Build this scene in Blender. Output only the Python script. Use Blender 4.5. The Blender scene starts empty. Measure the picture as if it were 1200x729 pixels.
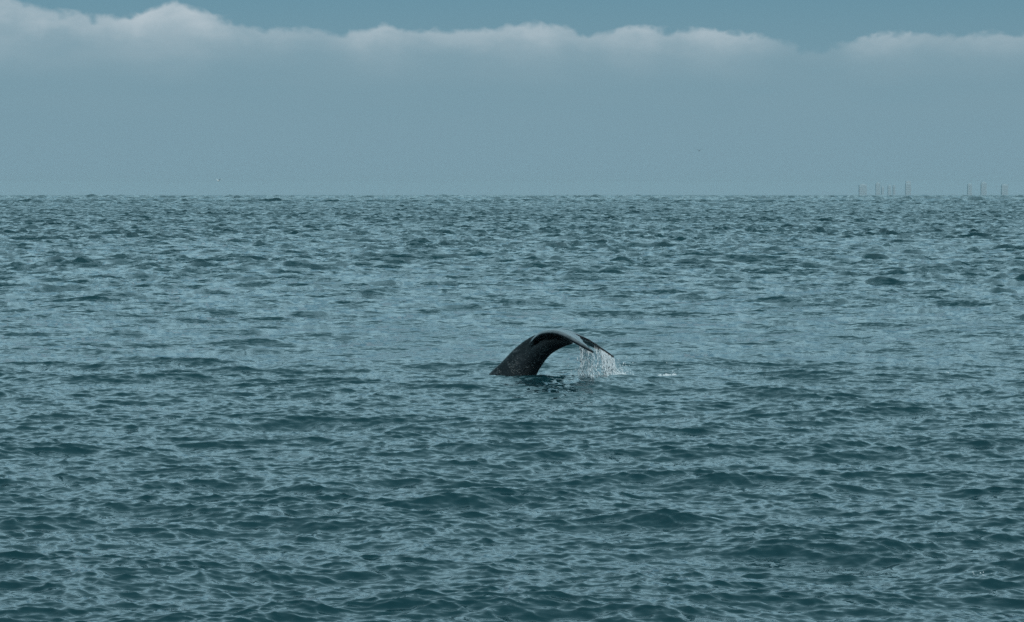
import bpy, bmesh, math, random
import numpy as np
from mathutils import Vector, Matrix

random.seed(7)
rng = np.random.default_rng(11)
sc = bpy.context.scene
col = sc.collection
R = math.radians

# ------------------------------------------------------------------ camera
EYE = 3.9                                   # lens height over the sea
cd = bpy.data.cameras.new('camera')
cam = bpy.data.objects.new('camera', cd); col.objects.link(cam)
cd.sensor_width = 36.0
cd.lens = 90.0
cd.clip_start = 0.5
cd.clip_end = 60000
cam.location = (0, 0, EYE)
cam.rotation_euler = (R(90 - 2.606), 0, 0)
sc.camera = cam

# ------------------------------------------------------------------ sky and sun
SUN_EL, SUN_AZ = 42.0, 142.0                 # azimuth clockwise from straight ahead (+Y)
sc.view_settings.view_transform = 'Standard'
sc.view_settings.look = 'None'
sc.view_settings.gamma = 1.0
sc.view_settings.exposure = 0.0
sc.view_settings.use_curve_mapping = False

world = bpy.data.worlds.new('World'); sc.world = world
world.use_nodes = True
nt = world.node_tree
nt.nodes.clear()

class Nodes:
    """short hand for wiring a node tree"""
    def __init__(s, nt): s.nt = nt
    def new(s, t, **kw):
        n = s.nt.nodes.new(t)
        for k, v in kw.items(): setattr(n, k, v)
        return n
    def put(s, sock, v):
        if hasattr(v, 'is_output'): s.nt.links.new(v, sock)
        else: sock.default_value = v
    def math(s, op, a, b=0.0, c=None, clamp=False):
        n = s.new('ShaderNodeMath', operation=op); n.use_clamp = clamp
        s.put(n.inputs[0], a); s.put(n.inputs[1], b)
        if c is not None: s.put(n.inputs[2], c)
        return n.outputs[0]
    def smooth(s, v, a, b, lo=0.0, hi=1.0):
        n = s.new('ShaderNodeMapRange', interpolation_type='SMOOTHSTEP')
        s.put(n.inputs['Value'], v); s.put(n.inputs['From Min'], a); s.put(n.inputs['From Max'], b)
        s.put(n.inputs['To Min'], lo); s.put(n.inputs['To Max'], hi)
        return n.outputs[0]
    def mix(s, f, a, b, blend='MIX'):
        n = s.new('ShaderNodeMix', data_type='RGBA', blend_type=blend)
        s.put(n.inputs[0], f); s.put(n.inputs[6], a); s.put(n.inputs[7], b)
        return n.outputs[2]
    def noise(s, vec, scale, detail=4.0, rough=0.55, out='Fac'):
        n = s.new('ShaderNodeTexNoise')
        s.put(n.inputs['Vector'], vec); n.inputs['Scale'].default_value = scale
        n.inputs['Detail'].default_value = detail; n.inputs['Roughness'].default_value = rough
        return n.outputs[out]
    def comb(s, x, y, z):
        n = s.new('ShaderNodeCombineXYZ')
        for i, v in enumerate((x, y, z)): s.put(n.inputs[i], v)
        return n.outputs[0]
    def vmul(s, v, sc_):
        n = s.new('ShaderNodeVectorMath', operation='MULTIPLY')
        s.put(n.inputs[0], v); n.inputs[1].default_value = sc_
        return n.outputs[0]

W = Nodes(nt)
sky = W.new('ShaderNodeTexSky', sky_type='NISHITA')
sky.sun_disc = False
sky.sun_elevation = R(SUN_EL); sky.sun_rotation = R(SUN_AZ)
sky.air_density = 1.0; sky.dust_density = 1.2; sky.ozone_density = 1.5
tc = W.new('ShaderNodeTexCoord')
sep = W.new('ShaderNodeSeparateXYZ'); nt.links.new(tc.outputs['Generated'], sep.inputs[0])
dx, dy, dz = sep.outputs
el = W.math('MULTIPLY', W.math('ARCSINE', dz), 57.29578)                      # degrees
az = W.math('MULTIPLY', W.math('ARCTAN2', dx, dy), 57.29578)
# milky marine air: the same band all the way round the horizon, over a teal-tinted clear sky
clear = W.mix(1.0, sky.outputs[0], (0.18, 0.38, 0.52, 1), 'MULTIPLY')
clear = W.mix(0.5, clear, (0.88, 2.75, 3.75, 1))
HAZE_COL = (2.01, 3.32, 4.06, 1)
veil = W.smooth(el, 0.5, 8.5, 1.0, 0.0)
air = W.mix(W.math('MULTIPLY', veil, 0.95), clear, HAZE_COL)
# bright overcast above the clear strip, out of view, banded low to light the sea
over = W.mix(1.0, sky.outputs[0], (0.66, 0.97, 1.0, 1), 'MULTIPLY')
over = W.mix(0.65, over, (7.5, 11.6, 12.9, 1))
zen = W.math('SUBTRACT', 1.0, W.math('EXPONENT', W.math('DIVIDE', W.math('MAXIMUM', W.math('SUBTRACT', el, 7.5), 0.0), -15.0)))
over = W.mix(zen, over, (1.4, 3.05, 3.6, 1))
air = W.mix(W.smooth(el, 4.5, 10.5), air, over)
# a far bank of low cloud round the horizon; its top line rises and falls with the bearing
dirv = tc.outputs['Generated']
fc = W.new('ShaderNodeFloatCurve')
W.put(fc.inputs['Value'], W.math('ADD', W.math('DIVIDE', az, 24.0), 0.5))
def px2(x): return (math.degrees(math.atan((x - 600) / 3000.0)) / 24.0 + 0.5)
def pel(y): return math.degrees(math.atan((228 - y) / 3000.0))
TOPS = [(-30, 8), (10, 5), (40, 15), (90, 20), (122, 24), (150, 19), (182, 13), (207, 9), (232, 14), (258, 24), (300, 31), (350, 37), (395, 39),
        (422, 34), (450, 31), (478, 35), (510, 36), (560, 34), (610, 31), (660, 34), (697, 41), (722, 37), (745, 34), (778, 39),
        (808, 39), (838, 35), (870, 42), (920, 50), (960, 57), (990, 54), (1015, 47), (1050, 44), (1090, 43), (1120, 49), (1150, 45), (1185, 42), (1230, 48)]
cv = fc.mapping.curves[0]
pts = [(px2(x), pel(y) / 5.0) for x, y in TOPS]
while len(cv.points) < len(pts): cv.points.new(0.5, 0.5)
for p, (a, b) in zip(cv.points, pts): p.location = (a, b); p.handle_type = 'AUTO'
fc.mapping.update()
fd = W.new('ShaderNodeFloatCurve')
W.put(fd.inputs['Value'], W.math('ADD', W.math('DIVIDE', az, 24.0), 0.5))
THICK = [(-30, .9), (20, .9), (60, .7), (100, .6), (150, .8), (205, 1), (260, .7), (330, .45), (390, .4), (440, .85), (520, .55), (620, .8), (690, .5), (740, .85),
         (790, .55), (830, .85), (900, .45), (950, .15), (1000, .5), (1050, .7), (1110, .45), (1150, .5), (1230, .3)]
c2 = fd.mapping.curves[0]
while len(c2.points) < len(THICK): c2.points.new(0.5, 0.5)
for p, (a, b_) in zip(c2.points, THICK): p.location = (px2(a), b_); p.handle_type = 'AUTO'
fd.mapping.update()
inview = W.math('MULTIPLY', W.smooth(az, -12.5, -11.5), W.smooth(az, 11.5, 12.5, 1.0, 0.0))
wide_noise = W.noise(dirv, 9.0, 3.0)
top_else = W.math('ADD', 2.7, W.math('MULTIPLY', wide_noise, 2.2))
top_in = W.math('MULTIPLY', fc.outputs[0], 5.0)
top = W.math('ADD', W.math('MULTIPLY', top_in, inview), W.math('MULTIPLY', top_else, W.math('SUBTRACT', 1.0, inview)))
thick_else = W.smooth(W.noise(dirv, 14.0, 3.0), 0.3, 0.65)
thick = W.math('ADD', W.math('MULTIPLY', fd.outputs[0], inview), W.math('MULTIPLY', thick_else, W.math('SUBTRACT', 1.0, inview)))
billow = W.math('ABSOLUTE', W.math('SUBTRACT', W.noise(W.vmul(dirv, (1, 1, 1.3)), 40.0, 3.0, 0.5), 0.5))
fray = W.math('SUBTRACT', W.noise(W.vmul(dirv, (1, 1, 1.3)), 230.0, 4.0, 0.6), 0.5)
puff = W.math('ABSOLUTE', W.math('SUBTRACT', W.noise(W.vmul(dirv, (1, 1, 1.2)), 120.0, 2.0, 0.5), 0.5))
edge = W.math('ADD', W.math('ADD', W.math('MULTIPLY', billow, -0.8), W.math('MULTIPLY', puff, -0.45)), W.math('ADD', W.math('MULTIPLY', fray, 0.07), 0.12))
depth = W.math('SUBTRACT', W.math('ADD', top, edge), el)                      # degrees below the top line
crown = W.smooth(depth, -0.05, 0.13)                                          # crisp above
fade = W.smooth(el, 2.25, 3.8)                                               # and melting into the haze below
inner = W.smooth(W.noise(W.vmul(dirv, (1, 1, 2.2)), 40.0, 5.0, 0.6), 0.25, 0.68, 0.55, 1.0)
lit = W.smooth(depth, 0.0, 0.75, 1.0, 0.45)
cl = W.math('MULTIPLY', W.math('MULTIPLY', crown, fade), W.math('MULTIPLY', inner, W.math('MULTIPLY', lit, thick)))
CLOUD_COL = (4.95, 5.75, 6.25, 1)
# broad thin veil hanging under the bank, slightly uneven
streak = W.smooth(W.noise(W.vmul(dirv, (1, 1, 5.0)), 16.0, 4.0, 0.55), 0.3, 0.7, 0.5, 1.0)
low = W.math('MULTIPLY', W.math('MULTIPLY', crown, W.smooth(el, 0.6, 3.4)), W.math('MULTIPLY', streak, 0.27))
withv = W.mix(low, air, (2.62, 3.72, 4.3, 1))
skyc = W.mix(W.math('MULTIPLY', cl, 0.97), withv, CLOUD_COL)
bg = W.new('ShaderNodeBackground'); bg.inputs['Strength'].default_value = 0.1
nt.links.new(skyc, bg.inputs['Color'])
wo = W.new('ShaderNodeOutputWorld'); nt.links.new(bg.outputs[0], wo.inputs['Surface'])

sd = bpy.data.lights.new('sun', 'SUN'); sun = bpy.data.objects.new('sun', sd); col.objects.link(sun)
sd.energy = 1.4; sd.angle = R(15); sd.color = (1.0, 0.98, 0.95)
to_sun = Vector((math.sin(R(SUN_AZ)) * math.cos(R(SUN_EL)), math.cos(R(SUN_AZ)) * math.cos(R(SUN_EL)), math.sin(R(SUN_EL))))
sun.rotation_euler = to_sun.to_track_quat('Z', 'Y').to_euler()

sc.cycles.use_denoising = False
sc.cycles.caustics_reflective = False; sc.cycles.caustics_refractive = False
sc.cycles.max_bounces = 8
sc.cycles.glossy_bounces = 8
sc.cycles.sample_clamp_indirect = 1.5

# ------------------------------------------------------------------ helpers
def link(name, me, mat=None, parent=None, smooth=False):
    o = bpy.data.objects.new(name, me); col.objects.link(o)
    if mat: me.materials.append(mat)
    if parent: o.parent = parent
    if smooth: me.polygons.foreach_set('use_smooth', np.ones(len(me.polygons), bool))
    return o
def tag(o, label=None, cat=None, group=None, kind=None):
    for k, v in (('label', label), ('category', cat), ('group', group), ('kind', kind)):
        if v: o[k] = v
    return o
def mesh_from(verts, quads=None, tris=None):
    me = bpy.data.meshes.new('m')
    v = np.asarray(verts, np.float32)
    me.vertices.add(len(v)); me.vertices.foreach_set('co', v.ravel())
    idx, starts, n = [], [], 0
    for f, k in ((quads, 4), (tris, 3)):
        if f is None or len(f) == 0: continue
        f = np.asarray(f, np.int32)
        idx.append(f.ravel()); starts.append(n + np.arange(len(f)) * k); n += f.size
    idx = np.concatenate(idx); starts = np.concatenate(starts)
    me.loops.add(len(idx)); me.loops.foreach_set('vertex_index', idx)
    me.polygons.add(len(starts)); me.polygons.foreach_set('loop_start', starts.astype(np.int32))
    me.update(calc_edges=True)
    return me
def material(name):
    m = bpy.data.materials.new(name); m.use_nodes = True
    return m, Nodes(m.node_tree), m.node_tree.nodes['Principled BSDF']

# ------------------------------------------------------------------ sea surface
def tile(L, N, lo, hi, kp, slope, spread, swell_dir, seed):
    """one periodic patch of random sea with wavelengths lo..hi metres and the given rms slope"""
    g = np.random.default_rng(seed)
    k1 = 2 * np.pi * np.fft.fftfreq(N, L / N)
    kx, ky = np.meshgrid(k1, k1, indexing='ij')
    k = np.hypot(kx, ky); k[0, 0] = 1e-6
    S = k ** -4.0 * np.exp(-1.25 * (kp / k) ** 2)
    th = np.arctan2(kx, ky) - swell_dir
    S *= (0.06 + np.abs(np.cos(th)) ** spread)
    lam = 2 * np.pi / k
    S *= 1 / (1 + (lo / lam) ** 8) / (1 + (lam / hi) ** 8)
    S[0, 0] = 0
    A = np.sqrt(S) * (g.normal(size=(N, N)) + 1j * g.normal(size=(N, N)))
    h = np.fft.ifft2(A).real
    sx = np.fft.ifft2(1j * kx * A).real; sy = np.fft.ifft2(1j * ky * A).real
    s = slope / math.sqrt((sx ** 2 + sy ** 2).mean())
    X = np.fft.ifft2(1j * kx / k * A).real; Y = np.fft.ifft2(1j * ky / k * A).real
    return L, N, np.stack([X * s, Y * s, h * s], -1).astype(np.float32)
BANDS = [  # tile, typical wavelength, rotation, nearest distance where it starts
    (tile(167.0, 1024, 1.8, 18.0, 2 * np.pi / 5.0, 0.072, 2.6, 0.14, 1), 5.0, 0.05, 0, 2.3),
    (tile(83.0, 1024, 0.55, 2.0, 2 * np.pi / 30.0, 0.105, 2.4, -0.20, 2), 1.5, -0.22, 0, 1.6),
    (tile(29.0, 1024, 0.20, 0.55, 2 * np.pi / 30.0, 0.135, 1.8, 0.25, 3), 0.45, 0.31, 0, 1.2),
    (tile(11.0, 1024, 0.09, 0.24, 2 * np.pi / 30.0, 0.17, 1.6, 0.0, 4), 0.17, -0.4, 0, 1.2),
    (tile(113.0, 1024, 1.0, 3.0, 2 * np.pi / 12.0, 0.195, 3.0, 0.1, 5), 2.4, 0.15, 60, 1.0),
    (tile(251.0, 1024, 2.5, 9.0, 2 * np.pi / 14.0, 0.055, 4.0, -0.1, 6), 5.0, -0.12, 240, 1.0),
    (tile(900.0, 1024, 11.0, 36.0, 2 * np.pi / 100.0, 0.20, 1.6, 0.0, 9), 50.0, 0.2, 900, 0.7),
    (tile(500.0, 1024, 5.0, 18.0, 2 * np.pi / 60.0, 0.15, 1.8, 0.1, 7), 14.0, 0.1, 520, 0.8),
]
GUST = tile(611.0, 512, 22.0, 200.0, 2 * np.pi / 120.0, 1.0, 0.6, 0.3, 8)
GUST[2][...] /= GUST[2][..., 2].std()
def gust(x, y):
    """1 on average: rougher cat's paws and smoother lanes, and the slick the whale leaves round itself"""
    L, N, T = GUST
    i = np.floor(x * 1.6 / L * N).astype(np.int64) % N; j = np.floor(y / L * N).astype(np.int64) % N
    g = 1 + 0.14 * np.clip(T[i, j, 2], -1.8, 1.8)
    return g - 0.36 * np.exp(-((x - 1.5) / 8) ** 2 - ((y - 80) / 24) ** 2)
def sea_disp(x, y, spacing):
    calm = gust(x, y)
    out = np.zeros(x.shape + (3,), np.float32)
    for (L, N, T), lam, rot, d0, chop in BANDS:
        w = np.clip(1.6 - 1.2 * spacing / lam, 0, 1)
        w = w * (1 + 0.5 * np.clip((np.hypot(x, y) - 40) / 220, 0, 1)) * (calm if lam < 3 else 1)       # the sea is rougher further out
        if d0: w = w * np.clip((np.hypot(x, y) - d0) / (1.5 * d0), 0, 1)
        m = np.nonzero(w > 0)
        c, s = math.cos(rot), math.sin(rot)
        xm, ym = x[m], y[m]
        u = (c * xm + s * ym) / L * N; v = (-s * xm + c * ym) / L * N
        i = np.floor(u); j = np.floor(v)
        fu = (u - i)[:, None].astype(np.float32); fv = (v - j)[:, None].astype(np.float32)
        i = i.astype(np.int64) % N; j = j.astype(np.int64) % N
        i1 = (i + 1) % N; j1 = (j + 1) % N
        d = (T[i, j] * (1 - fu) + T[i1, j] * fu) * (1 - fv) + (T[i, j1] * (1 - fu) + T[i1, j1] * fu) * fv
        d *= w[m][:, None]
        out[m + (0,)] += chop * (c * d[:, 0] - s * d[:, 1])
        out[m + (1,)] += chop * (s * d[:, 0] + c * d[:, 1])
        out[m + (2,)] += d[:, 2]
    return out
def sea_point(x, y):
    """world points of the sea surface at (arrays of) x, y"""
    x = np.atleast_1d(np.asarray(x, float)); y = np.atleast_1d(np.asarray(y, float))
    px, py = x.copy(), y.copy()
    sp = np.hypot(x, y) * 0.0012
    for _ in range(4):
        d = sea_disp(px, py, sp); px = x - d[:, 0]; py = y - d[:, 1]
    d = sea_disp(px, py, sp)
    return np.stack([x, y, d[:, 2]], -1)

def angles():
    a = list(np.arange(0, 0.235, 0.00070)); st = 0.0007
    while a[-1] < math.pi - 0.06:
        st = min(st * 1.045, 0.06); a.append(a[-1] + st)
    a = np.array(a); a = a[a < math.pi - 0.01]
    if len(a) % 2: a = a[:-1]               # odd number of gaps each side keeps every second bearing symmetric
    return np.concatenate([-a[::-1], a[1:]])
near = list(np.geomspace(1.5, 20.0, 46))
while near[-1] < 60: near.append(near[-1] * 1.0015)
while near[-1] < 180: near.append(near[-1] * 1.0045)
far = [near[-1]]
while far[-1] < 1400: far.append(far[-1] + 0.9 + 0.0022 * max(0.0, far[-1] - 550))
while far[-1] < 5000: far.append(far[-1] * 1.0055)
while far[-1] < 13000: far.append(far[-1] * 1.012)
near, far = np.array(near), np.array(far)
aa = angles(); ac = aa[::2]
if ac[-1] != aa[-1]: aa = aa[:-1]; ac = aa[::2]
def grid(r, a):
    D, T = np.meshgrid(r, a, indexing='ij')
    sp = np.maximum(np.gradient(r)[:, None] * 0.28, D * np.gradient(a)[None, :] * 0.8).ravel()
    x, y = (D * np.sin(T)).ravel(), (D * np.cos(T)).ravel()
    p = sea_disp(x, y, sp).astype(np.float64); p[:, 0] += x; p[:, 1] += y
    nr, na = len(r), len(a)
    ii = np.arange(nr - 1)[:, None] * na + np.arange(na - 1)[None, :]
    q = np.stack([ii, ii + 1, ii + na + 1, ii + na], -1).reshape(-1, 4)
    i0 = np.arange(nr - 1) * na             # close the ring behind the boat
    return p, np.concatenate([q, np.stack([i0 + na - 1, i0, i0 + na, i0 + na + na - 1], -1)])
Pn, Qn = grid(near, aa); Pf, Qf = grid(far[1:], ac)
na, nc = len(aa), len(ac)
off = len(Pn); last = off - na              # seam: two fine cells meet one coarse cell
k = np.arange(nc - 1)
a0, a1, a2 = last + 2 * k, last + 2 * k + 1, last + 2 * k + 2
c0, c1 = off + k, off + k + 1
seam = np.concatenate([np.stack([a0, a1, c0], -1), np.stack([a1, c1, c0], -1), np.stack([a1, a2, c1], -1)])
wrap = np.array([[last + na - 1, last, off], [last + na - 1, off, off + nc - 1]])
centre = off + len(Pf)
t0 = np.arange(na)
disc = np.stack([np.full(na, centre), (t0 + 1) % na, t0], -1)
P = np.concatenate([Pn, Pf, [[0, 0, 0]]])
quads = np.concatenate([Qn, Qf + off])[:, ::-1]
tris = np.concatenate([seam[:, ::-1], wrap[:, ::-1], disc])
print('sea', len(P), 'points', 2 * len(quads) + len(tris), 'tris')
me = mesh_from(P, quads, tris)
dist = np.hypot(P[:, 0], P[:, 1])
me.attributes.new('unresolved', 'FLOAT', 'POINT').data.foreach_set('value', (np.clip((dist - 45) / 130, 0, 1) ** 0.8).astype(np.float32))

wm, N, b = material('sea_water')
geo = N.new('ShaderNodeNewGeometry')
pos = geo.outputs['Position']
patchy = N.smooth(N.noise(N.vmul(pos, (0.5, 1, 1)), 0.05, 3.0), 0.35, 0.7)
b.inputs['Base Color'].default_value = (0.009, 0.046, 0.056, 1)
b.inputs['Roughness'].default_value = 0.06
b.inputs['IOR'].default_value = 1.333
b.inputs['Specular IOR Level'].default_value = 0.5
# ripples too small for the mesh, as random facet slopes
def slopes(scale, k, detail):
    n = N.noise(N.vmul(pos, (0.45, 1.0, 1.0)), scale, detail, 0.68, 'Color')
    m = N.new('ShaderNodeVectorMath', operation='SUBTRACT'); N.put(m.inputs[0], n); m.inputs[1].default_value = (0.5, 0.5, 0.5)
    return N.vmul(m.outputs[0], (k, k, 0))
def vadd(a, c):
    m = N.new('ShaderNodeVectorMath', operation='ADD'); N.put(m.inputs[0], a); N.put(m.inputs[1], c); return m.outputs[0]
def vscale(v, f):
    m = N.new('ShaderNodeVectorMath', operation='SCALE'); N.put(m.inputs[0], v); N.put(m.inputs['Scale'], f); return m.outputs[0]
unres = N.new('ShaderNodeAttribute'); unres.attribute_name = 'unresolved'   # share of the short waves the mesh is too coarse to carry
uf = unres.outputs['Fac']
nv = vadd(geo.outputs['Normal'], vadd(vscale(slopes(8.0, 1.0, 3.0), N.math('MULTIPLY_ADD', uf, 1.1, 0.75)), vscale(slopes(1.3, 1.0, 2.0), N.math('MULTIPLY_ADD', uf, 1.9, 0.3))))
m = N.new('ShaderNodeVectorMath', operation='NORMALIZE'); N.put(m.inputs[0], nv)
N.nt.links.new(m.outputs[0], b.inputs['Normal'])
sea = link('sea', me, wm, smooth=True)
tag(sea, 'choppy dark teal sea reaching out to the horizon', 'sea', kind='structure')

# ------------------------------------------------------------------ whale tail
# whale frame: u runs along the tail towards the right, v sideways towards the lens, z up
YAW = R(11.0); ROLL = R(3.5)
WS = 54.4                                   # drawing units per metre
WH = Vector((0.0, 55.2, 0.0))
def wpt(u, v, z):
    # yawed about z; v positive comes towards the lens
    c, s = math.cos(YAW), math.sin(YAW)
    return (WH.x + u * c - v * s, WH.y - u * s - v * c, WH.z + z)
def px(xx, yy): return ((xx - 600) / WS, (440 - yy) / WS)
def cr(ptsl, n):
    """Catmull-Rom through points, n samples, by arc length"""
    p = np.array(ptsl, float); p = np.vstack([2 * p[0] - p[1], p, 2 * p[-1] - p[-2]])
    o = []
    for i in range(1, len(p) - 2):
        for t in np.linspace(0, 1, 24, endpoint=False):
            a, b_, c_, d_ = p[i - 1], p[i], p[i + 1], p[i + 2]
            o.append(0.5 * (2 * b_ + (c_ - a) * t + (2 * a - 5 * b_ + 4 * c_ - d_) * t ** 2 + (3 * b_ - a - 3 * c_ + d_) * t ** 3))
    o.append(p[-2]); o = np.array(o)
    s = np.r_[0, np.cumsum(np.linalg.norm(np.diff(o, axis=0), axis=1))]
    q = np.linspace(0, s[-1], n)
    return np.stack([np.interp(q, s, o[:, k]) for k in range(o.shape[1])], -1)

DORSAL = [px(*p) for p in ((440, 600), (500, 520), (547, 463), (574, 437), (587, 425), (602, 409.5), (616, 398.5), (629, 391.5), (643, 388), (654, 390), (664, 394), (672, 399))]
VENTRAL = [px(*p) for p in ((600, 640), (612, 540), (621, 470), (629, 441), (636, 428), (643, 418.5), (649, 413), (655, 409.5), (659, 407.5), (663, 405.5), (668, 404), (673, 402))]
NS = 60
do, ve = cr(DORSAL, NS), cr(VENTRAL, NS)
NRING = 40
verts, faces = [], []
for i in range(NS):
    t = i / (NS - 1)
    dpt, vpt = do[i], ve[i]
    mid = (dpt + vpt) / 2; half = (dpt - vpt) / 2
    hd = np.linalg.norm(half)
    wid = max(0.035, 0.60 * hd * (1 - 0.25 * t)) if t < 0.9 else max(0.03, 0.45 * hd)
    for j in range(NRING):
        a = 2 * math.pi * j / NRING
        ca, sa = math.cos(a), math.sin(a)
        # keels: the section is drawn out to soft ridges above and below
        wv = wid * math.copysign(abs(sa) ** 1.25, sa)
        p = mid + half * ca
        verts.append(wpt(p[0], wv, p[1]))
for i in range(NS - 1):
    for j in range(NRING):
        a = i * NRING + j; b2 = i * NRING + (j + 1) % NRING
        faces.append((a, b2, b2 + NRING, a + NRING))
faces.append(tuple(range(NRING))[::-1]); faces.append(tuple((NS - 1) * NRING + j for j in range(NRING)))
bm = bmesh.new()
def add(vs, fs):
    bv = [bm.verts.new(v) for v in vs]
    for f in fs:
        bm.faces.new([bv[k] for k in f])
add(verts, faces)
# blades: profile followed from the leading edge root back over the arch to the tips
PROF = [px(*p) for p in ((616, 413), (622, 406), (629, 398.5), (637, 392.5), (646, 389.8), (658, 388.6), (670, 390.5), (682, 394.5), (695, 399.5), (708, 405), (722, 412))]
pr = cr(PROF, 400)
pl = np.r_[0, np.cumsum(np.linalg.norm(np.diff(pr, axis=0), axis=1))]
def prof(a):
    return np.array([np.interp(a, pl, pr[:, 0]), np.interp(a, pl, pr[:, 1])])
# planform in metres: leading and trailing edge positions along the profile at each sideways distance
ARCH = {1: 0.05, -1: 0.105}
VS = [0.00, 0.15, 0.30, 0.50, 0.75, 1.00, 1.20, 1.35, 1.43, 1.47]
LE = [0.10, 0.18, 0.38, 0.60, 0.86, 1.15, 1.43, 1.68, 1.83, 1.93]
TE = [1.18, 1.31, 1.40, 1.47, 1.55, 1.65, 1.76, 1.86, 1.92, 1.95]
def blade(side):
    nv, nc = 44, 30
    vs = []
    for i in range(nv):
        s = i / (nv - 1); v = 1.47 * (1 - (1 - s) ** 1.35)
        le = np.interp(v, VS, LE); te = np.interp(v, VS, TE) + 0.012 * math.sin(v * 17 + side * 1.3)
        ch = te - le
        th = 0.070 * (1 - v / 1.47) ** 0.8 + 0.038
        up, lo = [], []
        for j in range(nc + 1):
            c = 0.5 - 0.5 * math.cos(math.pi * j / nc)
            a = le + ch * c
            p = prof(a)
            q = prof(a + 0.01) - prof(a - 0.01); q /= max(1e-9, np.linalg.norm(q)); nrm = np.array([-q[1], q[0]])
            f = 2.2 * (math.sqrt(max(0, c)) * (1 - c) ** 0.8) * 0.62 + 0.12 * (1 - c) * min(1, c * 12) + 0.16 * math.sqrt(max(0, 1 - c)) * min(1, c * 6)
            f = max(f, 0.30)
            base_z = v * math.tan(ROLL) * side - ARCH[side] * v * v
            for sgn, lst in ((1, up), (-1, lo)):
                w = p + nrm * (th * f * sgn)
                lst.append(wpt(w[0], v * side, w[1] + base_z))
        vs.append(up + lo[::-1])
    m = len(vs[0]); fl = [v for r_ in vs for v in r_]; fs = []
    for i in range(nv - 1):
        for j in range(m):
            fs.append((i * m + j, i * m + (j + 1) % m, (i + 1) * m + (j + 1) % m, (i + 1) * m + j))
    fs.append(tuple(range(m))[::-1]); fs.append(tuple((nv - 1) * m + j for j in range(m)))
    if side < 0: fs = [f[::-1] for f in fs]
    add(fl, fs)
blade(1); blade(-1)
bmesh.ops.recalc_face_normals(bm, faces=bm.faces)
tmp = bpy.data.meshes.new('tmp'); bm.to_mesh(tmp); bm.free()
to = bpy.data.objects.new('tmp', tmp); col.objects.link(to)
rm = to.modifiers.new('r', 'REMESH'); rm.mode = 'VOXEL'; rm.voxel_size = 0.012; rm.adaptivity = 0
sm = to.modifiers.new('s', 'SMOOTH'); sm.factor = 0.5; sm.iterations = 5
dg = bpy.context.evaluated_depsgraph_get()
wme = bpy.data.meshes.new_from_object(to.evaluated_get(dg))
bpy.data.objects.remove(to); bpy.data.meshes.remove(tmp)

hm, N, b = material('whale_skin')
geo = N.new('ShaderNodeNewGeometry'); pos = geo.outputs['Position']
big = N.noise(pos, 2.2, 4.0, 0.6)
fine = N.noise(pos, 14.0, 6.0, 0.7)
blot = N.math('MULTIPLY', N.smooth(big, 0.46, 0.64), N.smooth(fine, 0.46, 0.66))
base = N.mix(N.smooth(fine, 0.3, 0.7), (0.006, 0.008, 0.010, 1), (0.015, 0.018, 0.021, 1))
base = N.mix(N.math('MULTIPLY', blot, 0.7), base, (0.16, 0.17, 0.175, 1))
pale = N.new('ShaderNodeAttribute'); pale.attribute_name = 'pale'           # wet sky sheen painted as paler grey on up-facing fluke skin
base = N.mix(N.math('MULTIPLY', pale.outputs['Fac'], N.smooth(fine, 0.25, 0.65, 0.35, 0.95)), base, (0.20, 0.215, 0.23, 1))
N.nt.links.new(base, b.inputs['Base Color'])
N.put(b.inputs['Roughness'], N.smooth(fine, 0.3, 0.7, 0.22, 0.42))
b.inputs['IOR'].default_value = 1.45; b.inputs['Specular IOR Level'].default_value = 0.32
b.inputs['Coat Weight'].default_value = 0.25; b.inputs['Coat Roughness'].default_value = 0.16; b.inputs['Coat IOR'].default_value = 1.33
bp = N.new('ShaderNodeBump'); bp.inputs['Strength'].default_value = 0.1; bp.inputs['Distance'].default_value = 0.03
N.put(bp.inputs['Height'], N.math('ADD', fine, N.math('MULTIPLY', blot, 0.6)))
N.nt.links.new(bp.outputs[0], b.inputs['Normal'])
wme.materials.clear()
nv_ = len(wme.vertices)
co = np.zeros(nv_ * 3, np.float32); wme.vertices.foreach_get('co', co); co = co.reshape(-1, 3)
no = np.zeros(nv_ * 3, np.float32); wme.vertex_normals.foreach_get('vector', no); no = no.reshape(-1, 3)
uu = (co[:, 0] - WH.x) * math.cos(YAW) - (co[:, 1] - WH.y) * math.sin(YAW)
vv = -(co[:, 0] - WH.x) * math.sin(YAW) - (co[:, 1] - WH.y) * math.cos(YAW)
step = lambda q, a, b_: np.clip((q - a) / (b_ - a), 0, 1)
sheen_w = step(no[:, 2], 0.15, 0.65) * step(uu, 0.40, 0.60) * np.maximum(step(np.abs(vv), 0.12, 0.28), step(uu, 0.8, 1.1))  # painted sheen follows upward normals on fluke tops and leading edges
wme.attributes.new('pale', 'FLOAT', 'POINT').data.foreach_set('value', sheen_w.astype(np.float32))
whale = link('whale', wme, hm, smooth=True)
tag(whale, 'dark grey whale diving with its tail stock and flukes arched above the water', 'whale')


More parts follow.
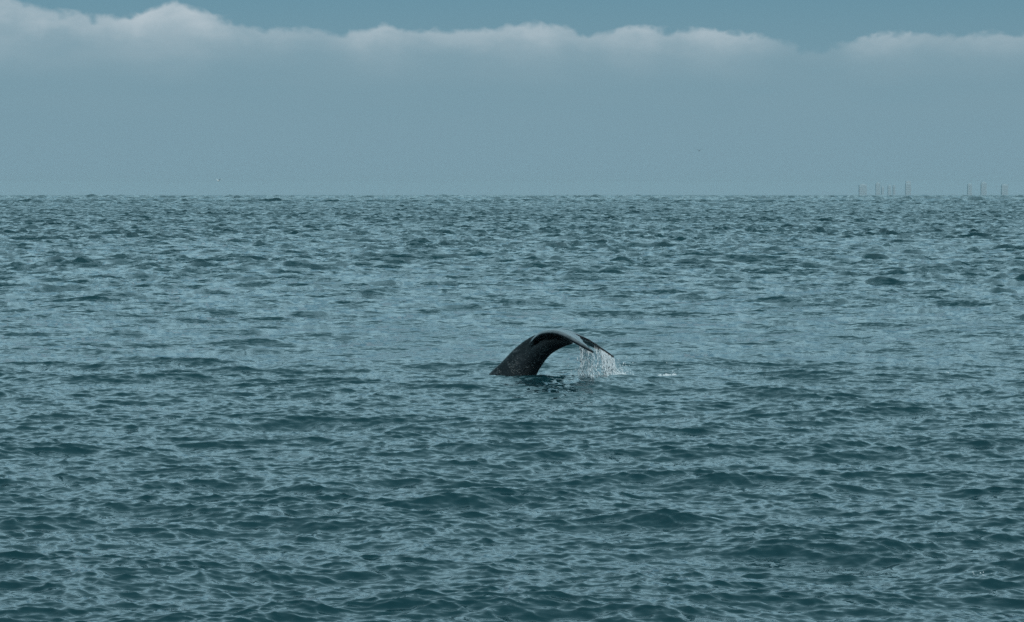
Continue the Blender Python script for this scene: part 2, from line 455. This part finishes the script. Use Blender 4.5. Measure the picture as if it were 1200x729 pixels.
# ------------------------------------------------------------------ barnacles on the tail stock (a part of the whale)
from mathutils.bvhtree import BVHTree
deps = bpy.context.evaluated_depsgraph_get()
tree = BVHTree.FromObject(whale, deps)
def skin_hit(u, z):
    """point and normal on the side of the tail that faces the lens"""
    o = Vector(wpt(u, 3.0, z)); d = Vector(wpt(u, -3.0, z)) - o; d.normalize()
    h = tree.ray_cast(o, d)
    return (h[0], h[1]) if h[0] is not None else None
bb = bmesh.new()
for cx, cy, n, rad in ((602, 432, 26, 5), (607, 425, 18, 4), (618, 414, 12, 4), (620, 428, 10, 5), (586, 436, 8, 3), (624, 404, 8, 3), (611, 436, 14, 5)):
    for _ in range(n):
        u, z = px(cx + random.gauss(0, rad * 0.6), cy + random.gauss(0, rad * 0.6))
        h = skin_hit(u, z)
        if not h: continue
        r_ = random.uniform(0.008, 0.022)
        q = h[1].to_track_quat('Z', 'Y').to_matrix().to_4x4()
        bmesh.ops.create_cone(bb, cap_ends=True, segments=7, radius1=r_, radius2=r_ * 0.45, depth=r_ * 0.9, matrix=Matrix.Translation(h[0] + h[1] * r_ * 0.3) @ q)
bme = bpy.data.meshes.new('barnacles'); bb.to_mesh(bme); bb.free()
am, N, b = material('barnacle_shell')
b.inputs['Base Color'].default_value = (0.085, 0.095, 0.10, 1); b.inputs['Roughness'].default_value = 0.7
tag(link('barnacles', bme, am, whale), 'pale barnacles crusted on the side of the tail stock', kind='stuff')

# ------------------------------------------------------------------ water pouring off the flukes
fm, N, b = material('falling_water')
b.inputs['Base Color'].default_value = (0.84, 0.88, 0.9, 1); b.inputs['Roughness'].default_value = 0.25
b.inputs['IOR'].default_value = 1.33
km, N, b = material('white_foam')
b.inputs['Base Color'].default_value = (0.84, 0.88, 0.9, 1); b.inputs['Roughness'].default_value = 0.8

class Bits:
    def __init__(s): s.v, s.t, s.n = [], [], 0
    def drop(s, p, r, ln=1.0, tilt=(0, 0)):
        """a six sided tear shaped drop, ln times as tall as wide"""
        x, y, z = p; L = r * ln
        s.v.append((x + tilt[0] * L, y + tilt[1] * L, z + L))
        for k in range(5):
            a = k * 1.2566 + random.random() * 0.5
            s.v.append((x + r * math.cos(a), y + r * math.sin(a), z - L * random.uniform(0.0, 0.5)))
        s.v.append((x - tilt[0] * L, y - tilt[1] * L, z - L))
        o = s.n
        for k in range(5):
            a, c = o + 1 + k, o + 1 + (k + 1) % 5
            s.t += [(o, a, c), (o + 6, c, a)]
        s.n += 7
    def flat(s, p, rx, ry, h):
        """a low irregular scab of foam"""
        x, y, z = p; o = s.n; m = 8
        s.v.append((x, y, z + h))
        for k in range(m):
            a = k * 2 * math.pi / m; q = random.uniform(0.55, 1.2)
            s.v.append((x + rx * q * math.cos(a), y + ry * q * math.sin(a), z - 0.01))
        for k in range(m): s.t.append((o, o + 1 + k, o + 1 + (k + 1) % m))
        s.n += m + 1
    def build(s, name, mat, label, smooth=True):
        o = link(name, mesh_from(s.v, None, s.t), mat, smooth=smooth)
        return tag(o, label, kind='stuff')
def edge_point(side, v):
    te = np.interp(v, VS, TE); p = prof(te)
    return wpt(p[0], v * side, p[1] + v * math.tan(ROLL) * side - ARCH[side] * v * v - 0.015)
SEA_Z = float(sea_point([2.0], [55.0])[0, 2])
def curtain(side, spans, drift):
    B = Bits()
    for v0, v1, n, dense in spans:
        for _ in range(n):
            v = random.uniform(v0, v1)
            ex, ey, ez = edge_point(side, v)
            dxn = random.gauss(drift, 0.03); dyn = random.gauss(0, 0.06)
            fall = ez - SEA_Z
            sway, ph, fq = random.gauss(0, 0.05), random.uniform(0, 6.3), random.uniform(2, 6)
            t = 0.0
            while t < 0.97:
                ln = random.uniform(0.04, 0.26) * (1.2 - 0.75 * t)
                r = random.uniform(0.0045, 0.0105) * (1.0 + 0.5 * t)
                if random.random() < dense:
                    sx = dxn * t ** 1.3 + sway * math.sin(ph + t * fq) * t + random.gauss(0, 0.007 + 0.03 * t)
                    B.drop((ex + sx, ey + dyn * t + random.gauss(0, 0.02 * t), ez - fall * t - ln * 0.55), r, max(1.2, ln / 2 / r), (-dxn * 0.12, 0))
                t += (ln / max(fall, 0.1)) * random.uniform(0.6, 1.3)
    for v0, v1, n, dense in spans:            # unbroken strings still hanging from the edge
        for _ in range(int(n * dense * 0.45)):
            ex, ey, ez = edge_point(side, random.uniform(v0, v1))
            q, x_ = 0.0, ex; L = random.uniform(0.12, 0.55) * (ez - SEA_Z)
            while q < L:
                h_ = random.uniform(0.05, 0.10); r = 0.0085 * (1 - 0.65 * q / L)
                x_ += random.gauss(drift * 0.05, 0.006)
                B.drop((x_, ey + random.gauss(0, 0.006), ez - q - h_ * 0.75), r, h_ / 2 / r * 1.25)
                q += h_ * 0.8
    return B
B = curtain(1, ((0.95, 1.46, 60, 0.8), (0.55, 1.0, 34, 0.5), (0.25, 0.6, 14, 0.3)), 0.03)
B.build('falling_water', fm, 'thin white streams of water falling from the near fluke tip')
B = curtain(-1, ((1.05, 1.46, 90, 0.85), (0.75, 1.1, 18, 0.45)), 0.10)
B.build('falling_water', fm, 'thick white sheet of water pouring from the far fluke tip')
def at(xx, yy):
    """sea level point seen at a photograph pixel, for laying things out on the water"""
    d = EYE * 3000.0 / (yy - 228.0)
    return (xx - 600) / 3000.0 * d, d
F = Bits()
def scatter(cx, cy, sx, sy, n, r, h, lift=0.0):
    X, Y = at(cx, cy); k = Y / 3000.0
    xs = X + rng.normal(size=n) * sx * k; ys = Y + rng.normal(size=n) * sy
    for p in sea_point(xs, ys):
        q = r * random.uniform(0.4, 1.3)
        F.flat((p[0], p[1], p[2]), q * 1.5, q * 2.0, h * random.uniform(0.5, 1.4))
        if random.random() < lift: F.drop((p[0], p[1], p[2] + abs(random.gauss(0, 0.14))), random.uniform(0.006, 0.015), 1.5)
scatter(723, 440, 6, 0.5, 60, 0.045, 0.035, 1.0)
scatter(728, 439.5, 5, 0.5, 60, 0.045, 0.05, 1.0)
scatter(694, 440, 9, 0.5, 34, 0.03, 0.015, 0.9)
scatter(676, 441, 9, 0.5, 14, 0.025, 0.012, 0.8)
scatter(664, 441.5, 11, 0.6, 26, 0.03, 0.014, 0.5)
scatter(690, 443, 14, 0.3, 22, 0.03, 0.010)
scatter(735, 439, 5, 0.5, 16, 0.03, 0.03, 0.9)
F.build('foam', km, 'white splash foam on the water below the fluke tips')
F = Bits()
for q in range(26):
    t = q / 25; xx = 772 + 19 * t; yy = 441.5 - 5.0 * t
    scatter(xx, yy, 0.9, 0.08, random.randint(1, 5), 0.03, 0.05, 0.15)
scatter(746, 440.5, 3, 0.3, 12, 0.03, 0.015)
F.build('foam', km, 'short white foam streak on a small wave to the right of the tail')
F = Bits()
for xx, yy, n in ((592, 440, 9), (601, 439.5, 12), (610, 440.5, 10), (619, 442, 9), (628, 443.5, 6)):
    scatter(xx, yy, 3.0, 0.06, n + 6, 0.04, 0.022)
F.build('foam', km, 'thin broken line of foam where the tail stock meets the water')
F = Bits()
for xx, yy, n, r in ((1146, 672, 3, 0.012), (1156, 673, 4, 0.014), (1163, 674, 2, 0.01), (1105, 440, 5, 0.03), (1112, 440, 4, 0.03), (1120, 439, 3, 0.025)):
    scatter(xx, yy, 1.5, 0.05, n, r, 0.008)
F.build('foam', km, 'few white foam flecks on wave crests at the right side')

# ------------------------------------------------------------------ birds
def bird(name, label, where, span, heading, dihedral, mat):
    me_ = bpy.data.meshes.new(name); g = bmesh.new()
    # spindle body, then two tapered bent wings grown into it
    prof_ = ((-0.30, 0.004), (-0.24, 0.03), (-0.12, 0.055), (0.0, 0.068), (0.10, 0.06), (0.17, 0.035), (0.20, 0.036), (0.235, 0.022), (0.28, 0.003))
    prev = None
    for a, r_ in prof_:
        ring = [g.verts.new((a * span, r_ * span * math.cos(k * math.pi / 4), r_ * span * 0.9 * math.sin(k * math.pi / 4))) for k in range(8)]
        if prev:
            for k in range(8): g.faces.new((prev[k], prev[(k + 1) % 8], ring[(k + 1) % 8], ring[k]))
        prev = ring
    for sd_ in (1, -1):
        st = []
        for f, le, te, up in ((0.03, 0.11, -0.10, 0.02), (0.22, 0.13, -0.09, 0.02 + 0.18 * dihedral), (0.36, 0.10, -0.08, 0.02 + 0.22 * dihedral), (0.5, -0.03, -0.06, 0.02 + 0.16 * dihedral)):
            y_ = f * span * sd_; z_ = up * span; th = 0.018 * span * (1 - f)
            st.append([g.verts.new((le * span, y_, z_)), g.verts.new(((le + te) / 2 * span, y_, z_ + th)), g.verts.new((te * span, y_, z_)), g.verts.new(((le + te) / 2 * span, y_, z_ - th * 0.5))])
        for p_, q_ in zip(st, st[1:]):
            for k in range(4): g.faces.new((p_[k], p_[(k + 1) % 4], q_[(k + 1) % 4], q_[k]))
        g.faces.new(st[-1])
    bmesh.ops.recalc_face_normals(g, faces=g.faces); g.to_mesh(me_); g.free()
    o = link(name, me_, mat, smooth=True); o.location = where; o.rotation_euler = (0, 0, R(heading))
    return tag(o, label, 'bird')
gm, N, b = material('white_plumage'); b.inputs['Base Color'].default_value = (0.88, 0.88, 0.86, 1); b.inputs['Roughness'].default_value = 0.8
dm, N, b = material('dark_plumage'); b.inputs['Base Color'].default_value = (0.03, 0.03, 0.032, 1); b.inputs['Roughness'].default_value = 0.8
def air_at(xx, yy, d): return ((xx - 600) / 3000.0 * d, d, EYE + (228 - yy) / 3000.0 * d)
bird('seabird', 'tiny white bird gliding just above the horizon', air_at(256.5, 212, 520), 1.7, 70, 0.9, gm)
bird('seabird', 'tiny dark bird flying high in the empty sky', air_at(819, 177, 420), 1.1, 75, 0.9, dm)

# ------------------------------------------------------------------ far shore towers
tm, N, b = material('pale_concrete')
N2 = N.noise(N.new('ShaderNodeTexCoord').outputs['Object'], 0.08, 3.0)
N.nt.links.new(N.mix(N2, (0.47, 0.57, 0.62, 1), (0.51, 0.60, 0.65, 1)), b.inputs['Base Color']); b.inputs['Roughness'].default_value = 0.9
rmat, N, b = material('white_roof'); b.inputs['Base Color'].default_value = (0.55, 0.63, 0.67, 1); b.inputs['Roughness'].default_value = 0.7
SHORE = 9600.0
def box(g, x0, x1, y0, y1, z0, z1):
    v = [g.verts.new(c) for c in ((x0, y0, z0), (x1, y0, z0), (x1, y1, z0), (x0, y1, z0), (x0, y0, z1), (x1, y0, z1), (x1, y1, z1), (x0, y1, z1))]
    for f in ((3, 2, 1, 0), (4, 5, 6, 7), (0, 1, 5, 4), (1, 2, 6, 5), (2, 3, 7, 6), (3, 0, 4, 7)): g.faces.new([v[k] for k in f])
def tower(cx, wpx, ytop, label, cap=0.0, dy=0.0):
    d = SHORE + dy; k = d / 3000.0
    x_ = (cx - 600) * k; w = wpx * k; h = EYE + (228 - ytop) * k; dep = max(14, w * 0.7)
    me_ = bpy.data.meshes.new('tower_block'); g = bmesh.new()
    n = max(4, int(h / 7))
    for q in range(n):                       # floors stepping in and out as balcony lines
        z0, z1 = q * h / n, (q + 1) * h / n
        box(g, -w / 2, w / 2, 0, dep, z0 - (3 if q == 0 else 0), z1 - 1.2)
        box(g, -w / 2 + 0.35, w / 2 - 0.35, 0.35, dep - 0.35, z1 - 1.2, z1)
    g.to_mesh(me_); g.free()
    o = link('tower_block', me_, tm); o.location = (x_, d, 0)
    tag(o, label, 'building', 'faint towers on the far shore')
    g = bmesh.new(); hh = max(2.5, cap); box(g, -w * 0.42, w * 0.42, dep * 0.1, dep * 0.9, h, h + hh)
    box(g, -w * 0.15, w * 0.15, dep * 0.3, dep * 0.7, h + hh, h + hh + 2.5)
    rme = bpy.data.meshes.new('roof'); g.to_mesh(rme); g.free()
    link('roof', rme, rmat, o)
tower(1011, 9, 217, 'wide low faint block, leftmost of the far shore skyline')
tower(1028.5, 5, 215, 'slim hazy tower beside the wide leftmost block on the far shore', dy=300)
tower(1034, 2.4, 219.5, 'very thin pale tower, shortest in the far skyline', dy=-500)
tower(1042, 3.4, 218, 'narrow low tower, left one of a close pair on the horizon', dy=-400)
tower(1047.5, 2.6, 218, 'narrow low tower, right one of a close pair on the horizon', dy=-400)
tower(1064, 6.5, 215, 'far tower with the brightest white top, just right of a close low pair', cap=8, dy=-300)
tower(1136, 5, 216, 'hazy slim tower standing just right of the wide gap in the skyline', dy=200)
tower(1152.5, 6.5, 214.5, 'tallest hazy tower, between two others at the right end of the skyline', dy=-100)
tower(1177, 7.5, 217, 'broad faint low tower, rightmost of the far shore skyline', dy=100)

# ------------------------------------------------------------------ sea haze
g = bmesh.new(); box(g, -16500, 16500, -15500, 16500, -8.0, 75.0)
hme = bpy.data.meshes.new('haze'); g.to_mesh(hme); g.free()
hz = bpy.data.materials.new('haze'); hz.use_nodes = True
hn = hz.node_tree; hn.nodes.clear()
pv = hn.nodes.new('ShaderNodeVolumePrincipled'); ho = hn.nodes.new('ShaderNodeOutputMaterial')
pv.inputs['Color'].default_value = (0.80, 0.97, 1.0, 1); pv.inputs['Density'].default_value = 2.4e-5
hn.links.new(pv.outputs[0], ho.inputs['Volume'])
tag(link('haze', hme, hz), 'thin pale sea haze over the water', kind='stuff')
